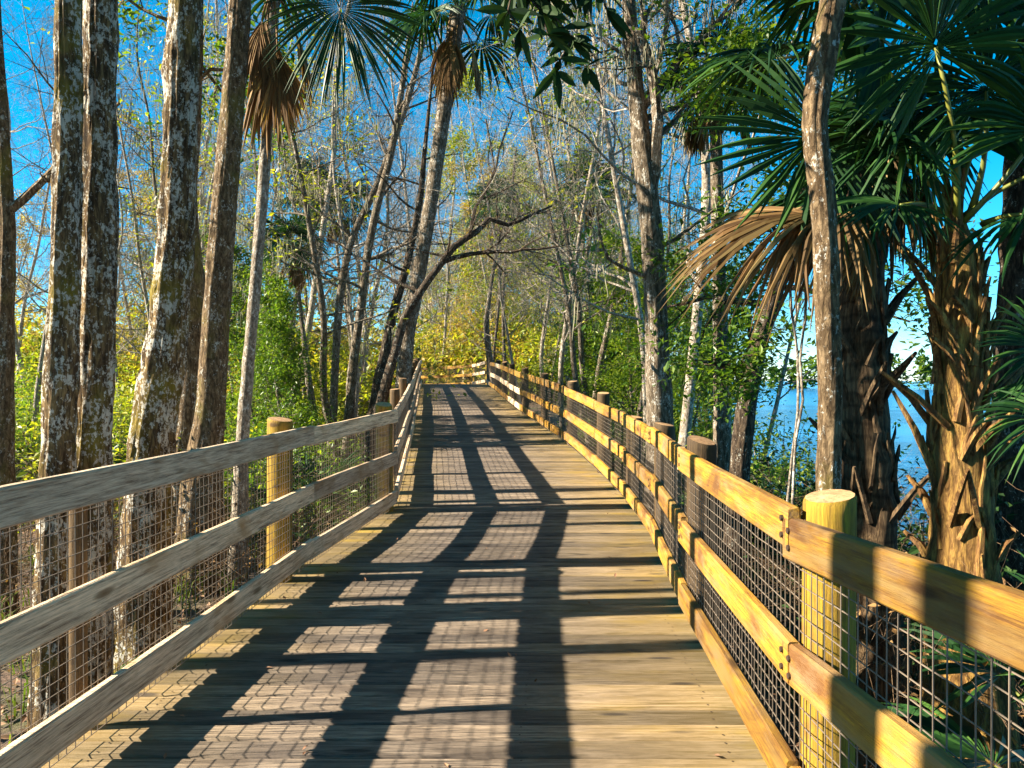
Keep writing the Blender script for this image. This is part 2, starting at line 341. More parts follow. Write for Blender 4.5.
def railing(name, label, pts, side, heights, mrail, tops, wire=True, group='boardwalk railings', near=None, spans=None):
    """pts: points on deck along the inner rail face; side=+1 when the outside is to +normal"""
    root = empty(name, pts[0], label, 'railing', group); O = Vector(pts[0])
    P = [Vector(p) for p in pts]
    for i, p in enumerate(P):
        t = (P[min(i + 1, len(P) - 1)] - P[max(i - 1, 0)]); nrm = Vector((t.y, -t.x, 0)).normalized() * side
        c = p + nrm * 0.135; r0 = (0.088 if P[i].y < 4 and side > 0 or P[0].y < 0 else 0.074) * rng.uniform(0.94, 1.08) * (0.42 if side < 0 and 2 < p.y < 4 else 1); top = heights[0] + tops[i]
        gb = gz(c.x, c.y) - 0.2; mb = MB(); N = 14; pts_ = []; rr = []
        zz = [gb, gb + (c.z - gb) * .5, c.z, c.z + .3, c.z + .6, c.z + top - .05, c.z + top - 0.012, c.z + top]
        rad = [r0 * 1.05, r0 * 1.03, r0 * 1.01, r0, r0, r0 * .99, r0 * .985, r0 * .91]
        tilt = Vector((rng.uniform(-.012, .012), rng.uniform(-.012, .012), 0))
        for z in zz: pts_.append(Vector((c.x, c.y, z)) + tilt * (z - c.z))
        mb.tube(pts_, rad, N, cap=False)
        mb.v = [tuple(v) for v in mb.v]
        cut = Vector((rng.uniform(-.2, .2), 0.16 + rng.uniform(-.1, .1), 0))
        for k in range(N * (len(zz) - 2), len(mb.v)):
            x, y, z = mb.v[k]; mb.v[k] = (x, y, z + cut.x * (x - c.x) + cut.y * (y - c.y))
        mb.f.append(tuple(reversed(range(0, N))))
        po = mb.build('post', M['post_shaded'] if (side > 0 and i > 2) or (P[0].y > 8 and side < 0) or (side < 0 and 2 < p.y < 4) else M['post'], root, None, True); po.location = (0, 0, 0)
        po.data.transform(Matrix.Translation(-O))
        cap = MB(); vv = [Vector(mb.v[N * (len(zz) - 1) + k]) for k in range(N)]; cc = sum(vv, Vector()) / N
        cap.v = [tuple(q) for q in vv] + [tuple(cc + Vector((0, 0, .004)))]; cap.f = [(k, (k + 1) % N, N) for k in range(N)]
        eo = cap.build('end_grain', M['end'], po); eo.data.transform(Matrix.Translation(-O))
    S = [Vector(p) for p in spans] if spans else P
    for i in range(len(S) - 1):
        a, c = S[i], S[i + 1]; t = (c - a); L = t.length; t.normalize()
        nrm = Vector((t.y, -t.x, 0)).normalized() * side; upv = nrm.cross(t) * side
        if upv.z < 0: upv = -upv
        rot = Matrix((t, upv.cross(t), upv)).transposed().to_4x4()     # columns: along, across, up
        ysign = 1 if (upv.cross(t)).dot(nrm) > 0 else -1
        for hi, (nm, ht) in enumerate(zip(('top_rail', 'middle_rail', 'toe_board'), heights)):
            e0 = -0.03 + rng.uniform(0, .02); LL = L + .055
            mb = board_mesh(LL, 0.14, 0.042, rng.random())
            if ysign > 0: mb.v = [(x, y + 0.042, z) for x, y, z in mb.v]
            dzz = rng.uniform(-.012, .012); base = a + Vector((0, 0, ht - 0.14 + dzz)) + t * e0 + nrm * (-.004 + .004 * (i % 2))
            tl = 0.0
            if near and i == near[0]: base += Vector((0, 0, near[1])); tl = near[2]
            o = mb.build(nm, mrail(i, hi), root)
            o.matrix_basis = Matrix.Translation(base - O) @ rot @ Matrix.Rotation(-tl, 4, 'Y')
            if hi < 2 and side > 0 and 0.5 < a.y < 8:
                for xx in (0.055, LL - 0.055):
                    for z_ in (0.042, 0.098):
                        bb = MB(); bb.tube([(xx, 0.002 * ysign, z_), (xx, -0.007 * ysign, z_)], [0.011, 0.0105], 8)
                        bb.build('bolt', M['bolt'], o)
        if wire:
            mb = MB(); r_ = 0.0014; off = nrm * 0.0465
            def bar(p, q, u, v_):
                vs = [p + u + v_, p - u + v_, p - u - v_, p + u - v_, q + u + v_, q - u + v_, q - u - v_, q + u - v_]
                mb.add(vs, [(0, 1, 5, 4), (1, 2, 6, 5), (2, 3, 7, 6), (3, 0, 4, 7)])
            k = 0.012
            while k < L:
                pp = a + t * k + off; jit = nrm * rng.uniform(-.004, .004) + t * rng.uniform(-.004, .004)
                bar(pp + Vector((0, 0, .03)) + jit, pp + Vector((0, 0, heights[0] - .03)) - jit, t * r_, nrm * r_); k += 0.0508
            z_ = 0.03
            while z_ < heights[0] - .02:
                pp = a + off + nrm * 0.003 + Vector((0, 0, z_)); q0 = pp; sg = rng.uniform(-.004, .004)
                for k in range(1, 9):
                    q1 = pp + t * (L * k / 8) + Vector((0, 0, rng.uniform(-.0025, .0025) - sg * math.sin(math.pi * k / 8))) + nrm * (rng.uniform(-.004, .004) if k < 8 else 0); bar(q0, q1, nrm * r_, Vector((0, 0, r_))); q0 = q1
                z_ += 0.0508
            wo = mb.build('wire_mesh', M['wire'], root); wo.data.transform(Matrix.Translation(-O))
    return root
def dpt(tab, Y): return (lerp(tab, Y), Y, dz(Y))
LY = [-1.6, 0.8, 3.16, 5.5, 8.2]
railing('railing', 'weathered grey plank railing with wire mesh, beside the big lichen-spotted trunks', [dpt(Lx, y) for y in LY], -1, (1.11, 0.66, 0.23), lambda i, h: M['grey'], [-.06, -.06, -.06, .075, .06], spans=[dpt(Lx, y) for y in (-1.6, 5.8, 8.2)])
LY2 = [8.42, 10.6, 13.1, 15.5, 18.1, 21.5, 24.3, 27, 30.5, 34]
railing('railing', 'receding grey railing seen end-on along the ramp, behind the weathered plank railing', [dpt(Lx, y) for y in LY2], -1, (1.11, 0.66, 0.23), lambda i, h: M['grey'], [-.08] + [.10] * 9)
RY = [-1.5, 0.6, 2.47, 4.6, 6.7, 8.7, 10.8, 13.4, 16, 18.7, 21.5, 24.3, 27, 30.5, 34]
railing('railing', 'long golden sunlit plank railing on the river side, curving up the ramp', [dpt(Rx, y) for y in RY], 1, (1.045, 0.62, 0.23), lambda i, h: M['gold'] if rng.random() < (1.1 if i < 9 else 0.6) else M['grey'], [.06, .06, .045, .06, .03, -.05, .10, .10, .10, .10, .10, .1, .1, .1, .05], near=(1, 0.07, -0.045))
EP = [(-1.25, 34.25, 1.25), (-1.95, 36.6, 1.15), (-3.3, 38.0, 1.08), (-5.0, 39.2, 1.05), (-7.0, 40.2, 1.05), (-9, 41.2, 1.05)]
railing('railing', 'bright yellow railing crossing the far end of the boardwalk where it turns', EP, 1, (1.07, 0.64, 0.23), lambda i, h: M['grey'] if i == 0 else M['gold'], [.03] * 6)

# ------------------------------------------------------------------ tree builders
def wander(rg, p, dv, L, n_, wob, up):
    pts = [p.copy()]; dv = dv.normalized(); st = L / n_
    for i in range(n_):
        dv = (dv + Vector((rg.gauss(0, wob), rg.gauss(0, wob), rg.gauss(0, wob) + up))).normalized(); pts.append(pts[-1] + dv * st)
    return pts, dv
RMIN = 0.0016
def limb(mb, rg, p, dv, L, r, depth, tips, wob=0.16, up=0.03, kids=5, sides=5, ratio=0.55):
    n_ = max(3, min(9, int(L / 0.22))); pts, _ = wander(rg, p, dv, L, n_, wob, up)
    mb.tube(pts, [r * (1 - 0.72 * i / n_) for i in range(n_ + 1)], sides if r > 0.012 else 3, cap=False)
    if depth <= 0: tips.append((pts[-1], L)); tips.append((pts[n_ // 2], L)); return
    for k in range(kids):
        t = rg.uniform(0.25, 1.0); i = min(n_ - 1, int(t * n_)); q = pts[i].lerp(pts[i + 1], t * n_ - i)
        ax = (pts[i + 1] - pts[i]).normalized(); s = ax.orthogonal().normalized(); s.rotate(Matrix.Rotation(rg.uniform(0, 6.283), 3, ax))
        nd_ = (ax * rg.uniform(0.4, 1.0) + s).normalized()
        limb(mb, rg, q, nd_, L * ratio * rg.uniform(0.6, 1.2), max(RMIN, r * (1 - 0.65 * t) * 0.55), depth - 1, tips, wob, up, kids, sides, ratio)
def resample(path, step=0.22):
    """smooth the (point, radius) polyline"""
    out = []
    for i in range(len(path) - 1):
        p0 = path[max(i - 1, 0)]; p1 = path[i]; p2 = path[i + 1]; p3 = path[min(i + 2, len(path) - 1)]
        n_ = max(1, int((p2[0] - p1[0]).length / step))
        for k in range(n_):
            t = k / n_
            q = 0.5 * ((2 * p1[0]) + (p2[0] - p0[0]) * t + (2 * p0[0] - 5 * p1[0] + 4 * p2[0] - p3[0]) * t * t + (3 * p1[0] - p0[0] - 3 * p2[0] + p3[0]) * t ** 3)
            out.append((q, p1[1] * (1 - t) + p2[1] * t))
    out.append(path[-1]); return out
def pixpath(px, Y, H, flare=1.35):
    """trunk path through picture points (x, y, width in pixels) at distance Y, grown to the ground and up to height H"""
    pts = [(at(x, y, Y + (dy[0] if dy else 0)), wd * 0.5 * Y / F) for x, y, wd, *dy in px]
    b0 = pts[0][0]; zg = gz(b0.x, b0.y)
    if b0.z > zg + .1:
        dn = pts[0][0] - pts[1][0]; k = (b0.z - zg) / max(0.3, -dn.z); base = b0 + dn * min(k, 4) * 0.6; base.z = zg - 0.15
        r0 = pts[0][1]
        pts = [(base, r0 * flare * 1.25), (base.lerp(b0, min(0.5, 0.35 / max(.3, b0.z - zg))), r0 * flare), *pts]
    top, r1 = pts[-1]
    if top.z < H:
        dv = (pts[-1][0] - pts[-2][0]).normalized(); dv = (dv + Vector((0, 0, 1.0))).normalized(); q = top.copy(); rr = r1
        N = 4
        for i in range(N):
            q = q + dv * (H - top.z) / N / max(.5, dv.z); rr = r1 * (1 - 0.75 * (i + 1) / N); pts.append((q.copy(), rr))
    return resample(pts, 0.11 if Y < 7 else .2)
def make_tree(name, label, cat, path, bark_m, seed, nb=14, b_from=0.45, bl=2.2, depth=3, leaf_m=None, leaves=6, lsize=0.1, moss=0, group=None, sides=14, up=0.03, aim=None, rough=0.10, extra=None, kids=5):
    rg = random.Random(seed); nrg = np.random.default_rng(seed); O = path[0][0].copy(); O.z += 0.15
    root = empty(name, O, label, cat, group)
    mb = MB(); big = sides >= 14; mb.tube([p for p, r in path], [r for p, r in path], sides * 3 if big else sides, rough=rough, ridge=.12 if big else 0)
    mb.build('trunk', bark_m, root, O, True)
    br = MB(); tips = []; N = len(path); zt = path[-1][0].z; z0 = path[0][0].z
    for k in range(nb):
        t = b_from + (1 - b_from) * ((k + rg.random()) / nb); zz = z0 + (zt - z0) * t
        i = min(range(N), key=lambda j: abs(path[j][0].z - zz)); p, r = path[i]
        az = rg.uniform(0, 6.283) if aim is None else rg.gauss(*aim)
        dv = Vector((math.cos(az), math.sin(az), rg.uniform(0.1, 0.9)))
        limb(br, rg, p, dv, bl * rg.uniform(0.55, 1.25) * (1.15 - 0.5 * t), max(0.012, r * 0.42), depth, tips, 0.17, up, kids)
    for (p, dv, L, r, dp) in (extra or []): limb(br, rg, p, dv, L, r, dp, tips, 0.14, up, kids)
    if br.v: br.build('branches', bark_m, root, O)
    if leaf_m:
        lm = MB(); cen = []
        for p, L in tips:
            for q in range(leaves): cen.append((p.x + rg.gauss(0, .13), p.y + rg.gauss(0, .13), p.z + rg.gauss(0, .11)))
        lm.leaves(cen, lsize, nrg); lm.build('foliage', leaf_m, root, O)
    if moss:
        mm = MB()
        for p, L in tips:
            if rg.random() < moss:
                for q in range(rg.randint(2, 5)):
                    a = p + Vector((rg.gauss(0, .07), rg.gauss(0, .07), 0)); ln = rg.uniform(.1, .5)
                    pts, _ = wander(rg, a, Vector((0, 0, -1)), ln, 4, .10, -.1); mm.tube(pts, [.006, .008, .007, .005, .002], 3, False)
        if mm.v: tag(mm.build('moss', M['moss'], root, O), kind='stuff')
    return root

def fan(mb, Cn, H, Rd, nrm, spread=125, droop=0.25, nl=44, rg=None, close=1.0, arch=0.12, pet=None, pr=0.012):
    """costapalmate fan leaf: petiole from Cn to H, leaflets radiating round H"""
    Cn, H = Vector(Cn), Vector(H); ax = H - Cn; L = ax.length; ax.normalize()
    nrm = Vector(nrm); nrm = (nrm - ax * nrm.dot(ax)); nrm = nrm.normalized() if nrm.length > 1e-3 else ax.orthogonal().normalized()
    sd = ax.cross(nrm)
    pts = [Cn + ax * L * t + nrm * arch * L * math.sin(math.pi * t) * 0.6 for t in (0, .2, .4, .6, .8, 1)]
    (pet or mb).tube(pts, [pr * 1.9, pr * 1.4, pr * 1.15, pr, pr * .9, pr * .7], 5)
    ax = (pts[-1] - pts[-2]).normalized(); nrm = (nrm - ax * nrm.dot(ax)).normalized(); sd = ax.cross(nrm)
    nl = int(nl * .85); da = R(2 * spread) / nl; WB = min(.045, .60 * math.tan(da / 2))
    for k in range(nl):
        an = (-R(spread) + da * (k + .5)); a2 = an * close; dv = ax * math.cos(a2) + sd * math.sin(a2)
        Ll = Rd * (0.70 + 0.30 * math.cos(an * 0.62)) * rg.uniform(0.9, 1.06); side = dv.cross(nrm).normalized()
        base = H - ax * 0.0 + ax * 0.05 * Rd * math.cos(an); dr = droop * rg.uniform(0.6, 1.5); tw = rg.gauss(0, .07)
        if rg.random() < .12: Ll *= rg.uniform(.55, .85)
        vs = []
        for s in (0.02, .2, .42, .62, .82, 1.0):
            wd = min(Ll * s * math.tan(da / 2) * 1.02, Rd * WB) if s < .55 else Rd * WB * (1 - ((s - .5) / .5) ** 1.3)
            c = base + dv * Ll * s + nrm * (0.05 * Rd * math.sin(s * 3)) + Vector((0, 0, -1)) * dr * Ll * (s ** 2.4) + side * tw * Ll * s * s
            fold = nrm * wd * 0.55
            vs += [c - side * wd - fold, c + fold * .6, c + side * wd - fold]
        fs = []
        for q in range(5):
            b0 = q * 3; fs += [(b0, b0 + 1, b0 + 4, b0 + 3), (b0 + 1, b0 + 2, b0 + 5, b0 + 4)]
        mb.add(vs, fs)
def frond(root, O, Cn, H, Rd, nrm, rg, dead=False, **k):
    mb = MB(); pt = MB(); fan(mb, Cn, H, Rd, nrm, rg=rg, pet=pt, **k)
    o = mb.build('dead_frond' if dead else 'frond', M['dead'] if dead else M['frond'], root, O)
    p = pt.build('petiole', M['dead'] if dead else M['petiole'], o, O, True)
    return o
def palm(name, label, path, seed, crown_r=0.85, nf=16, ndead=5, pet=0.7, fixed=(), boots=0, bark_m=None, group=None, elev=(-20, 75), skip=None, rough=0.12, boot_z=None, boot_m=None):
    rg = random.Random(seed); O = path[0][0].copy(); O.z += 0.15; root = empty(name, O, label, 'palm tree', group)
    mb = MB(); mb.tube([p for p, r in path], [r for p, r in path], 16, rough=rough); mb.build('trunk', bark_m or M['palm_bark'], root, O, True)
    Cn = path[-1][0].copy()
    if boots:
        bm_ = MB()
        for k in range(boots):
            t = rg.random(); zlo, zhi = boot_z; z = zlo + (zhi - zlo) * t
            i = min(range(len(path)), key=lambda j: abs(path[j][0].z - z)); p, r = path[i]; az = k * 2.4
            dv = Vector((math.cos(az), math.sin(az), 0)); q = p + dv * r * .9; q.z = z; L = rg.uniform(.10, .32)
            L *= rg.choice((1, 1, 1.9)); e = q + dv * L * rg.uniform(.35, .9) + Vector((0, 0, L * rg.uniform(.5, 1))); sdv = Vector((-dv.y, dv.x, 0))
            wv = rg.uniform(.025, .05)
            for sgn in (-1, 1): bm_.tube([q + sdv * sgn * wv * 1.6 - Vector((0, 0, .05)), q.lerp(e, .45) + sdv * sgn * wv * .8, e], [.022, .018, .010], 5)
        for k in range(boots * 3):
            z = zlo + (zhi - zlo) * rg.random(); i = min(range(len(path)), key=lambda j: abs(path[j][0].z - z)); az = rg.uniform(0, 6.283); sl = rg.choice((-1, 1)) * rg.uniform(.15, .6); H = rg.uniform(.18, .42); lift = rg.uniform(.01, .07); pts_ = []
            for q in range(5):
                t = q / 4; j = min(range(len(path)), key=lambda j: abs(path[j][0].z - z - H * t)); p, r = path[j]; a2 = az + sl * t
                pts_.append(Vector((p.x + math.cos(a2) * (r * .98 + lift * t * t), p.y + math.sin(a2) * (r * .98 + lift * t * t), z + H * t)))
            wv = rg.uniform(.010, .024); bm_.tube(pts_, [wv * 1.2, wv, wv * .85, wv * .7, wv * rg.uniform(.2, .6)], 5, rough=.25)
        tag(bm_.build('leaf_boots', boot_m or M['palm_boot'], root, O), kind='stuff')
    for (H, Rd, nrm, dead, kw) in fixed: kw = dict(kw); c_ = kw.pop('C', None); frond(root, O, c_ or Cn + Vector((rg.gauss(0, .04), rg.gauss(0, .04), rg.uniform(-.12, .1))), H, Rd, nrm, rg, dead, **kw)
    for k in range(nf):
        az = k * 2.399 + rg.uniform(-.3, .3); el = R(elev[1] - (elev[1] - elev[0]) * (k + .5) / nf + rg.uniform(-8, 8)); L = pet * rg.uniform(.75, 1.2)
        dv = Vector((math.cos(az) * math.cos(el), math.sin(az) * math.cos(el), math.sin(el)))
        H = Cn + dv * L + Vector((0, 0, -.1 * L))
        if skip and skip(H): continue
        frond(root, O, Cn, H, crown_r * rg.uniform(.85, 1.1), Vector((0, 0, 1)) + dv * -.2, rg, False, droop=rg.uniform(.25, .5), spread=rg.uniform(100, 135))
    for k in range(ndead):
        az = k * 2.1 + rg.uniform(-.4, .4); dv = Vector((math.cos(az) * .35, math.sin(az) * .35, -1)).normalized(); L = pet * .6
        frond(root, O, Cn + Vector((0, 0, -.15)), Cn + Vector((math.cos(az) * .22, math.sin(az) * .22, -.15 - L)), crown_r * .8, Vector((math.cos(az), math.sin(az), .3)), rg, True, droop=.35, close=.22, spread=110, nl=26)
    return root

# ------------------------------------------------------------------ near trees on the left
make_tree('hardwood_tree', 'thick trunk yellow with moss on its left, leftmost of the two touching lichen-spotted trunks', 'tree',
          pixpath([(58, 470, 31), (62, 370, 29), (66, 250, 26), (69, 120, 25), (70, 0, 24)], 4.4, 14), M['bark_lichen'], 11, 12, .68, 2.3, 3, leaf_m=M['leaf_green'], leaves=7, lsize=.15, kids=4, sides=20, rough=.13)  # leafy crown above the frame, added to block light from the sky
make_tree('hardwood_tree', 'dark thick trunk blotched white with lichen, right one of the two touching trunks', 'tree',
          pixpath([(92, 470, 35), (96, 370, 32), (99, 250, 31), (101, 120, 30), (103, 0, 30)], 4.6, 14), M['bark_lichen'], 12, 12, .68, 2.3, 3, leaf_m=M['leaf_green'], leaves=7, lsize=.15, kids=4, sides=20, rough=.13)  # crown foliage out of view, added to cut the sky fill
make_tree('hardwood_tree', 'tall scaly trunk curving gently to the right, lichen-streaked, just behind the weathered railing', 'tree',
          pixpath([(146, 520, 44), (153, 430, 42), (166, 340, 37), (175, 250, 34), (180, 150, 32), (183, 60, 31), (187, -20, 30)], 5.7, 14), M['bark_lichen'], 13, 13, .70, 2.6, 3, leaf_m=M['leaf_green'], leaves=7, lsize=.15, kids=4, sides=20, rough=.13)  # leaves above the frame are added to dim the sky light
make_tree('hardwood_tree', 'brown scaly leaning trunk standing behind the curved lichen-streaked one', 'tree',
          pixpath([(203, 470, 36), (211, 400, 27), (218, 290, 25), (225, 200, 24), (234, 100, 22), (241, 0, 20)], 8.0, 12), M['bark_scaly'], 14, 9, .6, 2.0, 3, sides=16)
make_tree('hardwood_tree', 'short scaly trunk standing close to the brown leaning one behind the weathered railing', 'tree',
          pixpath([(184, 470, 26), (190, 380, 22), (194, 300, 20), (190, 200, 15), (196, 100, 12)], 9.0, 10), M['bark_scaly'], 15, 9, .5, 1.6, 3, leaf_m=M['leaf_green'], leaves=2, lsize=.1)
p = pixpath([(242, 450, 13), (247, 380, 12), (256, 280, 11), (264, 180, 11), (270, 90, 11), (275, -20, 11)], 8.5, 5.9)
cp = lambda x, y, Y: at(x, y, Y)
palm('palm_tree', 'slim pale palm trunk with a brown dead skirt and one big hanging green fan', p, 21, .8, 9, 6, .7, bark_m=M['bark_pale'],
     fixed=[(cp(340, 8, 8.0), 1.02, (0.1, -1, .15), False, dict(droop=.2, spread=150, nl=84, C=at(300, -70, 8.4))), (cp(268, 60, 8.4), .85, (0, -1, 0), True, dict(droop=.3, close=.25, nl=26)), (cp(278, 55, 8.3), .75, (.5, -1, 0), True, dict(droop=.3, close=.3, nl=26))], elev=(5, 75), skip=lambda H: H.x > -2.4)
make_tree('hardwood_tree', 'dark slender trunk at the left edge with a rising side branch', 'tree',
          pixpath([(3, 470, 20), (6, 330, 14), (8, 230, 13), (3, 120, 12), (-4, 0, 10)], 7, 10), M['bark_scaly'], 16, 6, .45, 2.2, 3,
          extra=[(at(5, 215, 7), Vector((.5, 0, .8)), 1.6, .045, 3)])
# trees to the left of the frame, whose trunks band the deck with shade
for i, (X, Y, r, lean) in enumerate([(-5.0, 3.50, .09, .03), (-7.0, 4.36, .06, .05), (-4.5, 1.42, .15, .04), (-6.0, .85, .12, .05), (-8.5, -.4, .14, .1)]):
    z = gz(X, Y); pa = resample([(Vector((X, Y, z - .15)), r * 1.4), (Vector((X + lean * .2, Y, z + .5)), r * 1.05), (Vector((X + lean, Y + lean, z + 3)), r), (Vector((X + lean * 1.3, Y + lean * .5, z + 7)), r * .8), (Vector((X, Y, z + 13)), r * .3)])
    make_tree('hardwood_tree', 'bare lichen-spotted trunk left of the weathered railing, shading the deck', 'tree', pa, M['bark_lichen'], 40 + i, 10, .72, 2.6, 3, leaf_m=M['leaf_green'], leaves=7, lsize=.15, group='trunks shading the deck from the left', sides=12, kids=4)  # leafy crowns out of view, added to keep sky light off the deck
for i, (X, Y, r) in enumerate([(-3.2, -2.4, .14), (2.6, -1.2, .15), (3.6, .9, .13), (-1.9, -5.5, .15), (2.2, -4.5, .15), (-5.5, -5.0, .15), (.4, -9, .16)]):  # unseen leafy trees added to cut the sky light on the deck
    z = gz(X, Y); rq = random.Random(300 + i)
    pa = resample([(Vector((X, Y, z - .15)), r * 1.5), (Vector((X, Y, z + .5)), r * 1.05)] + [(Vector((X + rq.gauss(0, .25), Y + rq.gauss(0, .25), z + h)), r * (1 - h / 14)) for h in (3, 6, 9)] + [(Vector((X, Y, z + 12.5)), .02)])
    make_tree('hardwood_tree', 'unseen leafy tree added behind the viewer to block sky light', 'tree', pa, M['bark_mid'], 310 + i, 13, .5, 2.8, 3, leaf_m=M['leaf_green'], leaves=7, lsize=.16, group='unseen trees added to block sky light', sides=10, kids=4)
# ------------------------------------------------------------------ leaning and bent trees by the ramp
palm('palm_tree', 'tall thin palm leaning to the right beside the receding railing', pixpath([(403, 385, 15), (409, 330, 14), (418, 280, 14), (429, 215, 14), (440, 140, 14), (450, 70, 15), (458, 10, 16)], 13.5, 7), 22, 1.0, 13, 9, .8, bark_m=M['bark_mid'],
     fixed=[(cp(456, 45, 13.3), .7, (0, -1, 0), True, dict(close=.25, droop=.3, nl=26)), (cp(446, 40, 13.4), .7, (-.6, -1, 0), True, dict(close=.3, droop=.3, nl=26))])
make_tree('bent_tree', 'dark bent trunk arching right over the boardwalk ramp', 'tree',
          resample([(at(376, 425, 13.2), .115), (at(383, 396, 13.2), .10), (at(392, 362, 13.2), .085), (at(405, 318, 13.3), .078), (at(421, 291, 13.2), .072), (at(438, 268, 13.2), .064), (at(455, 246, 13.2), .057), (at(476, 232, 13.3), .058), (at(489, 219, 13.4), .045), (at(508, 225, 13.5), .035), (at(530, 216, 13.6), .026), (at(552, 206, 13.8), .014)], .18), M['bark_dark'], 17, 8, .7, 1.4, 2, sides=10, rough=.2,
          extra=[(at(443, 262, 13.2), Vector((.9, 0, .25)), 2.2, .05, 2), (at(420, 292, 13.2), Vector((-.8, 0, .25)), 2.2, .035, 2), (at(470, 235, 13.2), Vector((.3, .1, 1)), 2.4, .035, 2)])
make_tree('hardwood_tree', 'mossy dark trunk leaning right at the start of the receding railing', 'tree',
          pixpath([(376, 400, 12), (386, 350, 11), (394, 310, 9), (408, 260, 7), (420, 200, 6)], 14.5, 8), M['bark_dark'], 18, 8, .5, 1.5, 3)
for i, (px, Y, lb) in enumerate([([(352, 380, 9), (362, 300, 8), (372, 230, 8), (392, 150, 7), (402, 90, 6), (412, 20, 5)], 15, 'thin straight bare trunk leaning right, left of the tall leaning palm'),
                                 ([(334, 390, 8), (340, 300, 8), (352, 240, 7), (375, 190, 7), (405, 110, 6), (424, 40, 5)], 16, 'thin bare tree with a long slanting top crossing behind the leaning bare trunk'),
                                 ([(505, 372, 3.4), (503, 300, 3.2), (508, 230, 2.8), (516, 150, 2)], 41, 'slim dark upright trunk beyond the corner of the golden railing'),
                                 ([(493, 364, 3), (500, 280, 2.8), (497, 190, 2.4), (486, 120, 1.8)], 43, 'slim curved trunk beyond the corner of the golden railing, left of the dark upright one')]):
    make_tree('thin_tree', lb, 'tree', pixpath(px, Y, 9), M['bark_mid'] if i < 2 else M['bark_dark'], 60 + i, 14, .4, 1.8, 3, sides=8)

# ------------------------------------------------------------------ near trees on the right
make_tree('hardwood_tree', 'tall grey trunk forking high up, hung with moss, behind the golden railing', 'tree',
          pixpath([(660, 425, 26), (658, 370, 24), (655, 300, 22), (652, 240, 21), (646, 190, 20), (641, 140, 19), (635, 80, 15), (629, 10, 13)], 9.2, 10), M['bark_mid'], 31, 12, .5, 1.9, 3, sides=16, moss=.14, leaf_m=M['leaf_green'], leaves=1, lsize=.09,
          extra=[(at(648, 195, 9.2), Vector((.12, 0, 1)), 2.6, .10, 3), (at(640, 110, 9.2), Vector((.6, 0, .9)), 2.2, .07, 3), (at(655, 250, 9.2), Vector((.9, -.2, .3)), 1.3, .03, 2), (at(655, 280, 9.2), Vector((-.9, 0, .2)), 1.4, .03, 2)])
palm('palm_tree', 'slender palm with a small shaggy crown between the forking grey tree and the dark fan', pixpath([(723, 455, 18), (721, 350, 15), (718, 250, 13), (716, 150, 12), (716, 75, 14)], 9.5, 3), 32, .55, 15, 8, .45, bark_m=M['bark_mid'])
make_tree('hardwood_tree', 'dark reddish trunk leaning right in front of the bright river', 'tree',
          pixpath([(740, 470, 20), (746, 410, 19), (757, 350, 18), (770, 305, 18), (790, 250, 13), (806, 180, 9)], 8.3, 5.2), M['bark_dark'], 33, 10, .35, 1.5, 3, leaf_m=M['leaf_green'], leaves=5, lsize=.085)
make_tree('hardwood_tree', 'thin dark crooked trunk in front of the big palms, nearest the round post', 'tree',
          pixpath([(829, 505, 23), (830, 400, 22), (827, 300, 23), (823, 210, 24), (815, 125, 25), (824, 50, 25), (835, -30, 25)], 3.7, 9), M['bark_scaly'], 34, 12, .58, 2.0, 3, leaf_m=M['leaf_green'], leaves=6, lsize=.13, kids=4, sides=14, rough=.16)  # high leafy crown out of view, added to darken the shade below
pa = pixpath([(868, 545, 58), (866, 460, 50), (862, 380, 47), (860, 300, 46), (866, 200, 42), (872, 110, 38), (876, 70, 14)], 5.0, 3.2)
Lf = lambda x, y, Y: cp(x, y, Y)
palm('palm_tree', 'stout shaggy palm with brown dead fans drooping against its trunk', pa, 35, .75, 12, 3, .75, rough=.2,
     fixed=[(Lf(818, 136, 4.6), .86, (.0, -1, .12), False, dict(droop=.04, spread=140, nl=56, arch=.05)),
            (Lf(880, 40, 4.4), .72, (0, -1, -.3), False, dict(droop=.2, spread=140, nl=50)),
            (Lf(905, 110, 4.5), .62, (.3, -1, .3), False, dict(droop=.35, spread=120)),
            (Lf(850, 5, 4.4), .70, (0, -1, .2), False, dict(droop=.2, spread=135)),
            (Lf(855, 170, 4.6), .5, (-.3, -1, .4), False, dict(droop=.5, spread=110))], boots=26, boot_z=(.3, 3.2), boot_m=M['palm_bark'], elev=(10, 80))
dead_specs = [((888, 214, 4.78), (838, 211, 4.62), 1.1, (0, -.3, 1), dict(droop=.34, spread=80, nl=56, close=.8)),
              ((890, 217, 4.75), (815, 214, 4.58), .86, (0, -.5, .9), dict(droop=.42, spread=80, nl=44, close=.8)),
              ((885, 214, 4.8), (850, 215, 4.7), .72, (.1, -.6, .8), dict(droop=.5, spread=60, nl=34, close=.8)),
              ((866, 214, 4.72), (866, 226, 4.62), .56, (0, -1, .1), dict(droop=.1, spread=100, nl=44, close=.13)),
              ((872, 212, 4.75), (872, 228, 4.66), .5, (.4, -1, .1), dict(droop=.1, spread=100, nl=34, close=.13))]
pr_ = bpy.data.objects[[o.name for o in bpy.data.objects if o.get('label', '').startswith('stout shaggy')][0]]
rg = random.Random(77)
for c_, h_, r_, n_, kw in dead_specs: frond(pr_, pr_.location.copy(), at(*c_), at(*h_), r_, n_, rg, True, **kw)
pb_ = pixpath([(966, 600, 66), (962, 500, 55), (958, 430, 48), (961, 350, 40), (960, 290, 36), (958, 250, 30), (957, 222, 14)], 4.3, 2.3)
M['palm_lit'] = bark('sunlit_palm_trunk', (0.50, 0.30, 0.075), (0.17, 0.09, 0.03), None, 0, (0.15, 0.09, 0.035), 0.16)
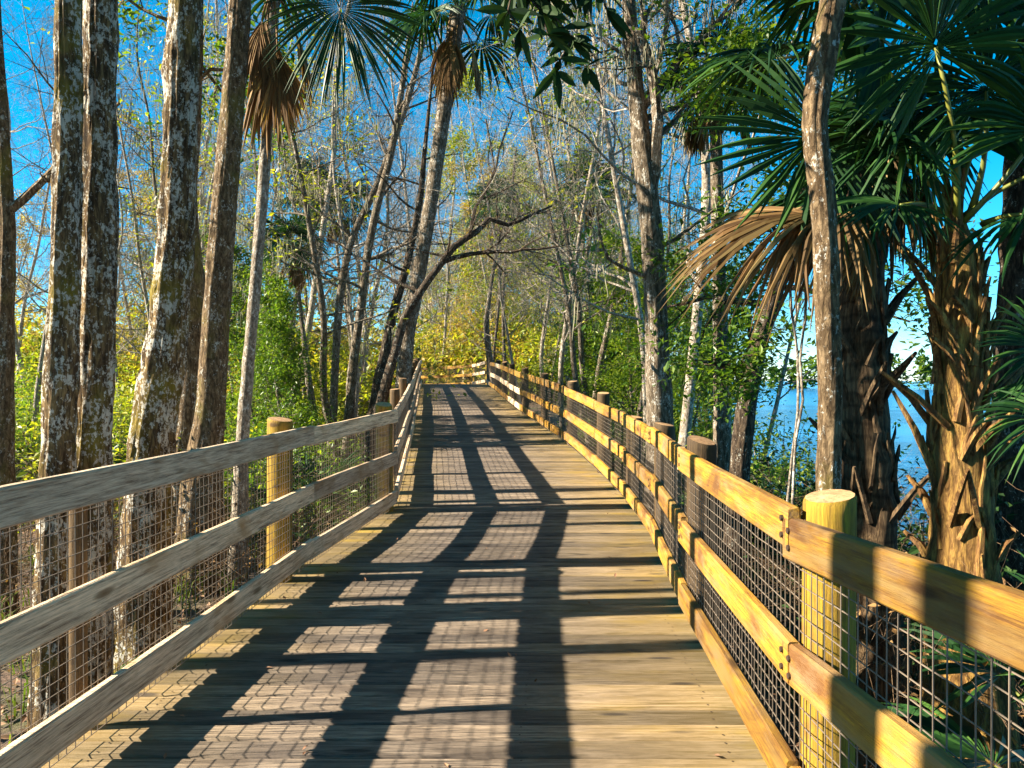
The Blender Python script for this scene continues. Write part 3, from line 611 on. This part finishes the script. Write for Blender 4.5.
palm('palm_tree', 'sunlit palm with orange-yellow broken leaf stubs and upright green fans, right of the shaggy palm', pb_, 36, .7, 7, 0, .8, rough=.16, bark_m=M['palm_lit'], boots=26, boot_z=(.2, 2.35),
     fixed=[(Lf(935, 48, 3.9), .72, (0, -1, -.2), False, dict(droop=.15, spread=140, nl=54, pr=.014)),
            (Lf(985, 92, 4.1), .66, (.2, -1, .2), False, dict(droop=.25, spread=130, pr=.014)),
            (Lf(1040, 130, 4.0), .7, (.3, -1, .3), False, dict(droop=.25, spread=130, pr=.014)),
            (Lf(900, 205, 4.1), .5, (0, -.5, 1), False, dict(droop=.2, spread=90, pr=.012)),
            (Lf(1030, 215, 4.0), .6, (0, -1, .6), False, dict(droop=.4, spread=120)),
            (Lf(905, 140, 4.4), .55, (-.3, -1, .4), False, dict(droop=.3, spread=120)),
            (Lf(950, 110, 4.5), .6, (0, -1, .1), False, dict(droop=.3, spread=120))], elev=(25, 80), skip=lambda H: H.y < 3.9)
make_tree('hardwood_tree', 'dark trunk at the right edge behind the sunlit palm', 'tree',
          pixpath([(1016, 600, 52), (1018, 450, 46), (1024, 250, 42), (1030, 60, 38)], 5.3, 10), M['bark_dark'], 37, 14, .58, 2.2, 3, leaf_m=M['leaf_green'], leaves=7, lsize=.14, kids=4)  # crown leaves above the frame, added to hold back sky light
for pts_, lb in (([(792, 520, 4.4), (796, 440, 4.35), (803, 400, 4.3), (800, 360, 4.4), (806, 300, 4.5), (802, 215, 4.7)], 'pale thin vine hanging from the dead fans, nearer the crooked trunk'), ([(786, 520, 4.5), (793, 450, 4.4), (798, 410, 4.35), (797, 350, 4.45), (790, 290, 4.5), (800, 215, 4.7)], 'pale thin vine hanging from the dead fans, farther from the crooked trunk')):
    vb = MB(); rs = resample([(at(*q), .008) for q in pts_], .1); vb.tube([q for q, r in rs], [r for q, r in rs], 6, rough=.2); tag(vb.build('vine', M['bark_pale'], None, rs[0][0], True), lb, 'vine')
palm('young_palm', 'low young palm at the right edge spreading a broad green fan below the sunlit palm', pixpath([(1118, 560, 40), (1112, 480, 36), (1106, 420, 24)], 3.2, 1.2), 39, .5, 6, 0, .5, bark_m=M['palm_bark'], boots=14, boot_z=(-.3, 1.1),
     fixed=[(Lf(1046, 352, 3.05), .36, (-.1, -1, .6), False, dict(droop=.22, spread=115, nl=50)), (Lf(1050, 420, 3.1), .34, (0, -1, .8), False, dict(droop=.35, spread=110, nl=46))], elev=(0, 70), skip=lambda H: H.x < 2.3)
# glossy leafy bough hanging in at the top centre, from a tree standing outside the picture to the right
pa = resample([(Vector((1.95, 1.6, -.9)), .12), (Vector((1.9, 1.7, .5)), .10), (Vector((1.85, 2.0, 3)), .085), (Vector((1.7, 2.4, 4.6)), .06), (Vector((1.5, 2.6, 6.0)), .02)])
t = make_tree('magnolia_tree', 'dark glossy-leaved bough hanging in at the top centre over the boardwalk', 'tree', pa, M['bark_dark'], 38, 3, .9, .6, 1)
O = t.location.copy(); mb = MB(); lm = MB(); rg = random.Random(9)
def big_leaf(mb, p, dv, L, W, rg):
    dv = Vector(dv).normalized(); sd = dv.cross(Vector((rg.gauss(0, .5), rg.gauss(-1, .4), rg.gauss(.2, .4)))).normalized(); up = sd.cross(dv); vs = []
    for s, wv in ((0, .06), (.2, .7), (.45, 1), (.75, .72), (1, .02)):
        c = p + dv * L * s - Vector((0, 0, .18 * L * s * s)); vs += [c - sd * W * .5 * wv + up * W * .12, c, c + sd * W * .5 * wv + up * W * .12]
    mb.add(vs, [(q * 3 + a, q * 3 + a + 1, q * 3 + a + 4, q * 3 + a + 3) for q in range(4) for a in (0, 1)])
for ends in ([(1.82, 2.3, 3.9), (1.2, 3.2, 4.05), at(560, -25, 3.8), at(572, 40, 3.8), at(586, 68, 3.8)], [(1.2, 3.2, 4.05), at(530, -40, 3.7), at(540, 10, 3.7), at(548, 36, 3.7)],
             [at(560, -25, 3.8), at(515, -20, 3.6), at(508, 12, 3.6), at(520, 30, 3.6)], [at(560, -25, 3.8), at(600, -10, 3.7), at(606, 10, 3.7)], [at(572, 40, 3.8), at(560, 60, 3.75), at(556, 72, 3.75)]):
    pts = resample([(Vector(e), .012 * (1 - .15 * i)) for i, e in enumerate(ends)], .08); mb.tube([q for q, r in pts], [max(.0025, r * .6) for q, r in pts], 5)
    for q, r in pts:
        if q.x < 0.62 and q.z > 2.9:
            for k in range(5):
                big_leaf(lm, q, (rg.gauss(.1, .7), rg.gauss(0, .5), rg.gauss(-.35, .5)), rg.uniform(.11, .17), rg.uniform(.036, .052), rg)
mb.build('bough', M['bark_dark'], t, O); lm.build('leaves', M['leaf_dark'], t, O)

# ------------------------------------------------------------------ repeated trees of the forest
def proto_path(rg, H, r, bow):
    p = Vector((0, 0, -.3)); pts = [(p.copy(), r * 1.5), (Vector((.02, 0, .35)), r * 1.05)]; a = rg.uniform(0, 6.28); x = y = 0.0; N = 7
    for k in range(1, N + 1):
        a += rg.gauss(0, 1.0); x += math.cos(a) * bow * .45; y += math.sin(a) * bow * .45
        pts.append((Vector((x, y, .35 + (H - .35) * k / N)), r * (1 - .86 * k / N)))
    return resample(pts, .4)
rg0 = random.Random(3)
def zero(t): t.location = (0, 0, -900); return t
PRO = {}
def mkproto(key, cat_name, **k): PRO[key] = k
protos = {}; RMIN = 0.0026
protos['bare'] = [make_tree('bare_tree', 'x', 'tree', proto_path(rg0, 13, .075, .75), M['bark_pale'], 100 + i, 24, .2, 2.7, 3, sides=7, kids=5, up=.06) for i in range(3)]
protos['sparse'] = [make_tree('sparse_tree', 'x', 'tree', proto_path(rg0, 12, .07, .8), M['bark_pale'], 110 + i, 20, .15, 2.1, 2, leaf_m=M[lm_], leaves=10, lsize=.15, sides=7, kids=4) for i, lm_ in enumerate(('leaf_lime', 'leaf_gold', 'leaf_lime'))]
protos['mossy'] = [make_tree('mossy_tree', 'x', 'tree', proto_path(rg0, 12, .09, .8), M['bark_mid'], 120 + i, 20, .3, 2.2, 2, leaf_m=M['leaf_lime'], leaves=2, lsize=.12, moss=.35, sides=7, kids=4) for i in range(2)]
RMIN = 0.002
protos['green'] = [make_tree('evergreen_tree', 'x', 'tree', proto_path(rg0, 6.5, .07, .5), M['bark_mid'], 130 + i, 24, .18, 1.5, 2, leaf_m=M['leaf_green' if i else 'leaf_fresh'], leaves=9, lsize=.12, sides=7, kids=5) for i in range(2)]
def proto_palm(seed, H): return palm('palm_tree', 'x', proto_path(random.Random(seed), H, .15, .4), seed, .8, 17, 8, .7, bark_m=M['bark_mid'])
protos['palm'] = [proto_palm(140 + i, 6.6 + i * 1.2) for i in range(2)]
def bush(seed, lm_, n=26, h=1.5, lsize=.09, leaves=9, wide=.9):
    rg = random.Random(seed); root = empty('shrub', (0, 0, 0), 'x', 'shrub'); br = MB(); tips = []
    for k in range(n):
        a = rg.uniform(0, 6.28); q = rg.random() ** .5 * .3
        limb(br, rg, Vector((math.cos(a) * q, math.sin(a) * q, -.1)), Vector((math.cos(a) * wide, math.sin(a) * wide, rg.uniform(.5, 1.6))), h * rg.uniform(.5, 1.05), .012, 1, tips, .15, .02, 5)
    br.build('stems', M['bark_mid'], root); lm = MB(); cen = []
    for p, L in tips:
        for q in range(leaves): cen.append((p.x + rg.gauss(0, .1), p.y + rg.gauss(0, .1), max(.02, p.z + rg.gauss(0, .09))))
    lm.leaves(cen, lsize, np.random.default_rng(seed)); lm.build('foliage', lm_, root); return root
protos['bushg'] = [bush(150 + i, M['leaf_green' if i else 'leaf_fresh'], 22, 1.6) for i in range(3)]
protos['bushl'] = [bush(160 + i, M[k_], 24, 2.4, .15, 9, .6) for i, k_ in enumerate(('leaf_lime', 'leaf_gold', 'leaf_lime'))]
protos['bushn'] = [bush(165 + i, M[k_], 22, 1.7, .075, 14, .6) for i, k_ in enumerate(('leaf_lime', 'leaf_fresh'))]
protos['bushd'] = [bush(170, M['leaf_dark'], 20, 1.4)]
def brush(seed):
    rg = random.Random(seed); root = empty('dry_shrub', (0, 0, 0), 'x', 'shrub'); br = MB(); tips = []
    for k in range(16):
        a = rg.uniform(0, 6.28); limb(br, rg, Vector((math.cos(a) * .1, math.sin(a) * .1, -.1)), Vector((math.cos(a), math.sin(a), rg.uniform(.5, 1.8))), rg.uniform(.7, 1.5), .008, 2, tips, .2, -.01, 5)
    br.build('stems', M['bark_dry'], root); lm = MB(); cen = [(p.x, p.y, p.z) for p, L in tips if rg.random() < .25]
    lm.leaves(cen, .06, np.random.default_rng(seed)); lm.build('foliage', M['leaf_dark' if seed % 2 else 'dead'], root); return root
M['bark_dry'] = bark('dry_twig_bark', (0.36, 0.25, 0.15), (0.16, 0.10, 0.06))
protos['brush'] = [brush(190 + i) for i in range(3)]
def palmetto(seed):
    rg = random.Random(seed); root = empty('palmetto', (0, 0, 0), 'x', 'palmetto')
    for k in range(11):
        az = k * 2.4 + rg.uniform(-.3, .3); el = R(rg.uniform(25, 80)); L = rg.uniform(.5, 1.0); dv = Vector((math.cos(az) * math.cos(el), math.sin(az) * math.cos(el), math.sin(el)))
        frond(root, Vector((0, 0, 0)), Vector((0, 0, 0)), dv * L, rg.uniform(.4, .55), Vector((0, 0, 1)), rg, False, droop=.2, spread=110, nl=28, pr=.008)
    return root
protos['palmetto'] = [palmetto(180), palmetto(181)]
used = set()
def place(kind, X, Y, sc_, label, group, rz=None, pick=None, z=None):
    pl = protos[kind]; i = rg0.randrange(len(pl)) if pick is None else pick; o = pl[i]
    if (kind, i) in used: o = copy_tree(o)
    else: used.add((kind, i))
    o.location = (X, Y, gz(X, Y) if z is None else z); o.rotation_euler = (rg0.uniform(-.05, .05), rg0.uniform(-.05, .05), rg0.uniform(0, 6.28) if rz is None else rz)
    s = sc_ * rg0.uniform(.9, 1.1); o.scale = (s, s, s * rg0.uniform(.95, 1.1)); o['label'] = label; o['group'] = group
    return o
def clear(X, Y, m=.5):
    if Y < 35 and lerp(Lx, Y) - .4 - m < X < lerp(Rx, Y) + .4 + m: return False
    if 33 < Y < 46.5 and -13 < X < 1: return False
    return X < shore(Y) - .3
taken = []
def spot(x0, x1, y0, y1, gap, px=None, m=.5):
    for _ in range(200):
        Y = math.sqrt(rg0.uniform(y0 * y0, y1 * y1)); X = rg0.uniform(x0, x1)
        if px: X = (rg0.uniform(*px) - 512) / F * Y
        if clear(X, Y, m) and all((X - a) ** 2 + (Y - c) ** 2 > gap * gap for a, c in taken): taken.append((X, Y)); return X, Y
    return None
def many(n, kind, px, yr, sc_, label, group, gap=.8, m=.5):
    for _ in range(n):
        q = spot(0, 0, yr[0], yr[1], gap, px, m)
        if q: place(kind, q[0], q[1], sc_ if not isinstance(sc_, tuple) else rg0.uniform(*sc_), label, group)
G1 = 'slim forest trees left of the boardwalk'
many(26, 'bare', (-20, 420), (10, 32), (.7, 1.4), 'slim pale leafless tree in the thicket left of the boardwalk', G1)
many(10, 'sparse', (-20, 360), (18, 38), (.6, 1.0), 'slim tree with thin yellow-green leaves in the thicket left of the boardwalk', 'yellow-green trees left of the boardwalk')
many(5, 'mossy', (150, 400), (14, 26), (.7, 1.0), 'grey moss-hung tree in the thicket left of the boardwalk', 'moss-hung trees left of the boardwalk', 1.2)
many(34, 'bare', (395, 660), (43, 78), (1.0, 2.0), 'slender pale leafless tree far beyond the end of the boardwalk', 'pale trees beyond the boardwalk end', 1)
many(34, 'sparse', (400, 640), (43, 80), (.8, 1.5), 'slender tree with sparse yellow-green leaves far beyond the end of the boardwalk', 'yellow-green trees beyond the boardwalk end', 1)
many(9, 'mossy', (545, 640), (14, 32), (.65, .95), 'moss-draped tree behind the far half of the golden railing', 'moss-draped trees behind the golden railing', .8)
many(16, 'bare', (520, 760), (12, 36), (.7, 1.3), 'slim leafless tree behind the far half of the golden railing', 'leafless trees behind the golden railing', .7)
for (px, Y, s, pk, lb) in [(318, 17, .75, 0, 'green palm with drooping fans in the left thicket, right of the slim pale palm'), (352, 22, .95, 1, 'taller palm standing deeper in the left thicket beside a leaning bare trunk'), (300, 24, .9, 1, 'small distant palm deep in the left thicket'), (500, 30, 1.1, 1, 'distant palm behind the bent tree arching over the ramp'), (590, 24, 1.1, 1, 'palm among the moss-draped trees behind the golden railing')]:
    X = (px - 512) / F * Y; place('palm', X, Y, s, lb, None, pick=pk); taken.append((X, Y))
    o = None
many(7, 'green', (555, 650), (13, 22), (.5, .85), 'dense green leafy tree behind the far half of the golden railing', 'dense green trees behind the golden railing', .9, 1.6)
many(3, 'green', (650, 740), (9.5, 17), (.45, .7), 'small green leafy tree on the bank between the railing and the river', 'small green trees on the river bank', .8, 1.4)
many(4, 'green', (240, 360), (13, 24), (.45, .75), 'dense green leafy tree in the thicket left of the ramp', 'dense green trees left of the ramp', 1)
many(12, 'bushg', (230, 395), (9.5, 18), (.7, 1.15), 'green leafy shrub beside the ramp, left of the receding railing', 'green shrubs left of the ramp', .7, 1.0)
many(22, 'bushn', (-20, 260), (9.5, 24), (.8, 1.5), 'yellow-green shrub under the trees left of the boardwalk', 'yellow-green shrubs on the left', .8)
many(50, 'bushl', (390, 650), (43, 62), (1.2, 2.2), 'yellow-green shrub far beyond the end of the boardwalk', 'yellow-green shrubs beyond the boardwalk end', .7, 1.0)
many(34, 'bushl', (-30, 400), (20, 48), (1.1, 1.8), 'tall yellow-green shrub deep in the forest left of the ramp', 'yellow-green shrubs deep in the left forest', .8, 1.9)
many(10, 'bushg', (560, 720), (9, 20), (.6, 1.0), 'green leafy shrub growing against the back of the golden railing', 'green shrubs behind the golden railing', .5, 1.5)
many(9, 'bushd', (700, 1000), (4.6, 9), (.5, .9), 'dark-leaved shrub on the bank under the palms', 'dark shrubs under the palms', .5, 1.4)
many(4, 'bushd', (690, 1010), (6.5, 13), (.8, 1.2), 'tall dark-leaved shrub screening the river beyond the palms', 'tall shrubs screening the river', .5, 1.6)
many(2, 'bushn', (690, 800), (7, 14), (1.0, 1.5), 'bright yellow-green shrub on the bank in front of the river', 'yellow-green shrubs on the bank', .5, 1.6)
many(17, 'brush', (720, 1060), (3.6, 10), (.6, 1.05), 'dry twiggy shrub tangled round the palms on the river bank', 'dry shrubs under the palms', .4, 1.25)
many(12, 'brush', (-40, 330), (4.2, 11), (.6, 1.1), 'dry twiggy shrub on the forest floor behind the weathered railing', 'dry shrubs behind the weathered railing', .5, 1.2)
many(8, 'palmetto', (0, 380), (7.5, 16), (.8, 1.1), 'low green fan-leaved palmetto on the forest floor left of the boardwalk', 'palmettos on the left', .8, .7)
many(4, 'palmetto', (600, 760), (7, 13), (.7, 1.0), 'low green fan-leaved palmetto on the bank behind the golden railing', 'palmettos behind the golden railing', .7, 1.1)
place('palmetto', 2.72, 3.15, 1.15, 'large green fan palmetto poking in at the right edge beneath the sunlit palm', None, z=.6 if False else None)

# ------------------------------------------------------------------ far woods and far bank
def mass(name, label, pts, mat_, seed, n, size, hh):
    rgn = np.random.default_rng(seed); mb = MB(); cen = []
    for (x, y) in pts:
        z = gz(x, y) if y < 80 or x < 8 else -1.25; h = hh * rgn.uniform(.6, 1.2)
        for k in range(n):
            t = rgn.random() ** .8; cen.append((x + rgn.normal() * 1.3 * (1.1 - t * .6), y + rgn.normal() * 1.3, z + h * t))
    mb.leaves(cen, size, rgn, .7); return tag(mb.build(name, mat_), label, 'woods', None, 'stuff')
rgf = random.Random(21)
mass('far_woods', 'far yellow-green woods closing the view behind the forest', [(rgf.uniform(-75, 16), rgf.uniform(78, 100)) for _ in range(160)], M['leaf_lime'], 5, 130, .6, 8)
mass('far_woods', 'far olive woods filling in the left of the forest', [(rgf.uniform(-70, -12), rgf.uniform(38, 70)) for _ in range(120)], M['leaf_gold'], 6, 120, .45, 6)
mass('far_bank_woods', 'hazy low woods on the far bank of the river', [(60 + k * 1.6 + rgf.uniform(-2, 2), 260 - k * 1.0 + rgf.uniform(-8, 8)) for k in range(130)], M['leaf_green'], 7, 90, 1.6, 9)

# ------------------------------------------------------------------ forest floor stuff
rgn = np.random.default_rng(8); cen = []
while len(cen) < 16000:
    Y = 1.0 + 17 * rgn.random() ** 1.6; X = rgn.uniform(-9, 5.5)
    if lerp(Lx, Y) < X < lerp(Rx, Y) or X > shore(Y) - .9: continue
    cen.append((X, Y, gz(X, Y) + .012 + .02 * rgn.random()))
mb = MB(); mb.leaves(cen, .075, rgn, .55, .25); tag(mb.build('leaf_litter', M['litter']), 'brown and pinkish fallen leaves on the forest floor', 'leaf litter', None, 'stuff')
cen = []; mb = MB(); rg = random.Random(4)
for k in range(1500):
    Y = 1.5 + 16 * rg.random() ** 1.3; X = rg.choice([rg.uniform(-8, -2.2), rg.uniform(1.6, 5)])
    if lerp(Lx, Y) - .3 < X < lerp(Rx, Y) + .3 or X > shore(Y) - .4 or mnoise.noise(Vector((X * .8, Y * .8, 7))) < .05: continue
    z = gz(X, Y)
    for j in range(8):
        a = rg.uniform(0, 6.28); h = rg.uniform(.12, .42); q = Vector((X + rg.gauss(0, .05), Y + rg.gauss(0, .05), z)); dv = Vector((math.cos(a), math.sin(a), 0)); sd = Vector((-dv.y, dv.x, 0)) * .006
        m1 = q + dv * h * .2 + Vector((0, 0, h * .7)); e = q + dv * h * .7 + Vector((0, 0, h * .85))
        mb.add([q - sd, q + sd, m1 + sd, m1 - sd, e], [(0, 1, 2, 3), (3, 2, 4)])
tag(mb.build('sedge', M['grass']), 'tufts of green sedge growing through the leaf litter', 'sedge', None, 'stuff')
cen = []
while len(cen) < 130:
    Y = 2.2 + 22 * rgn.random() ** 1.3; t = rgn.random(); X = lerp(Lx, Y) * (1 - t) + lerp(Rx, Y) * t
    cen.append((X, Y, dz(Y) + .006))
mb = MB(); mb.leaves(cen, .035, rgn, .5, .12); tag(mb.build('twig_litter', M['litter']), 'small dry leaves scattered over the boardwalk planks', 'leaf litter', None, 'stuff')
# unused first copies go away
for k, pl in protos.items():
    for i, o in enumerate(pl):
        if (k, i) not in used:
            for ch in list(o.children_recursive): bpy.data.objects.remove(ch)
            bpy.data.objects.remove(o)
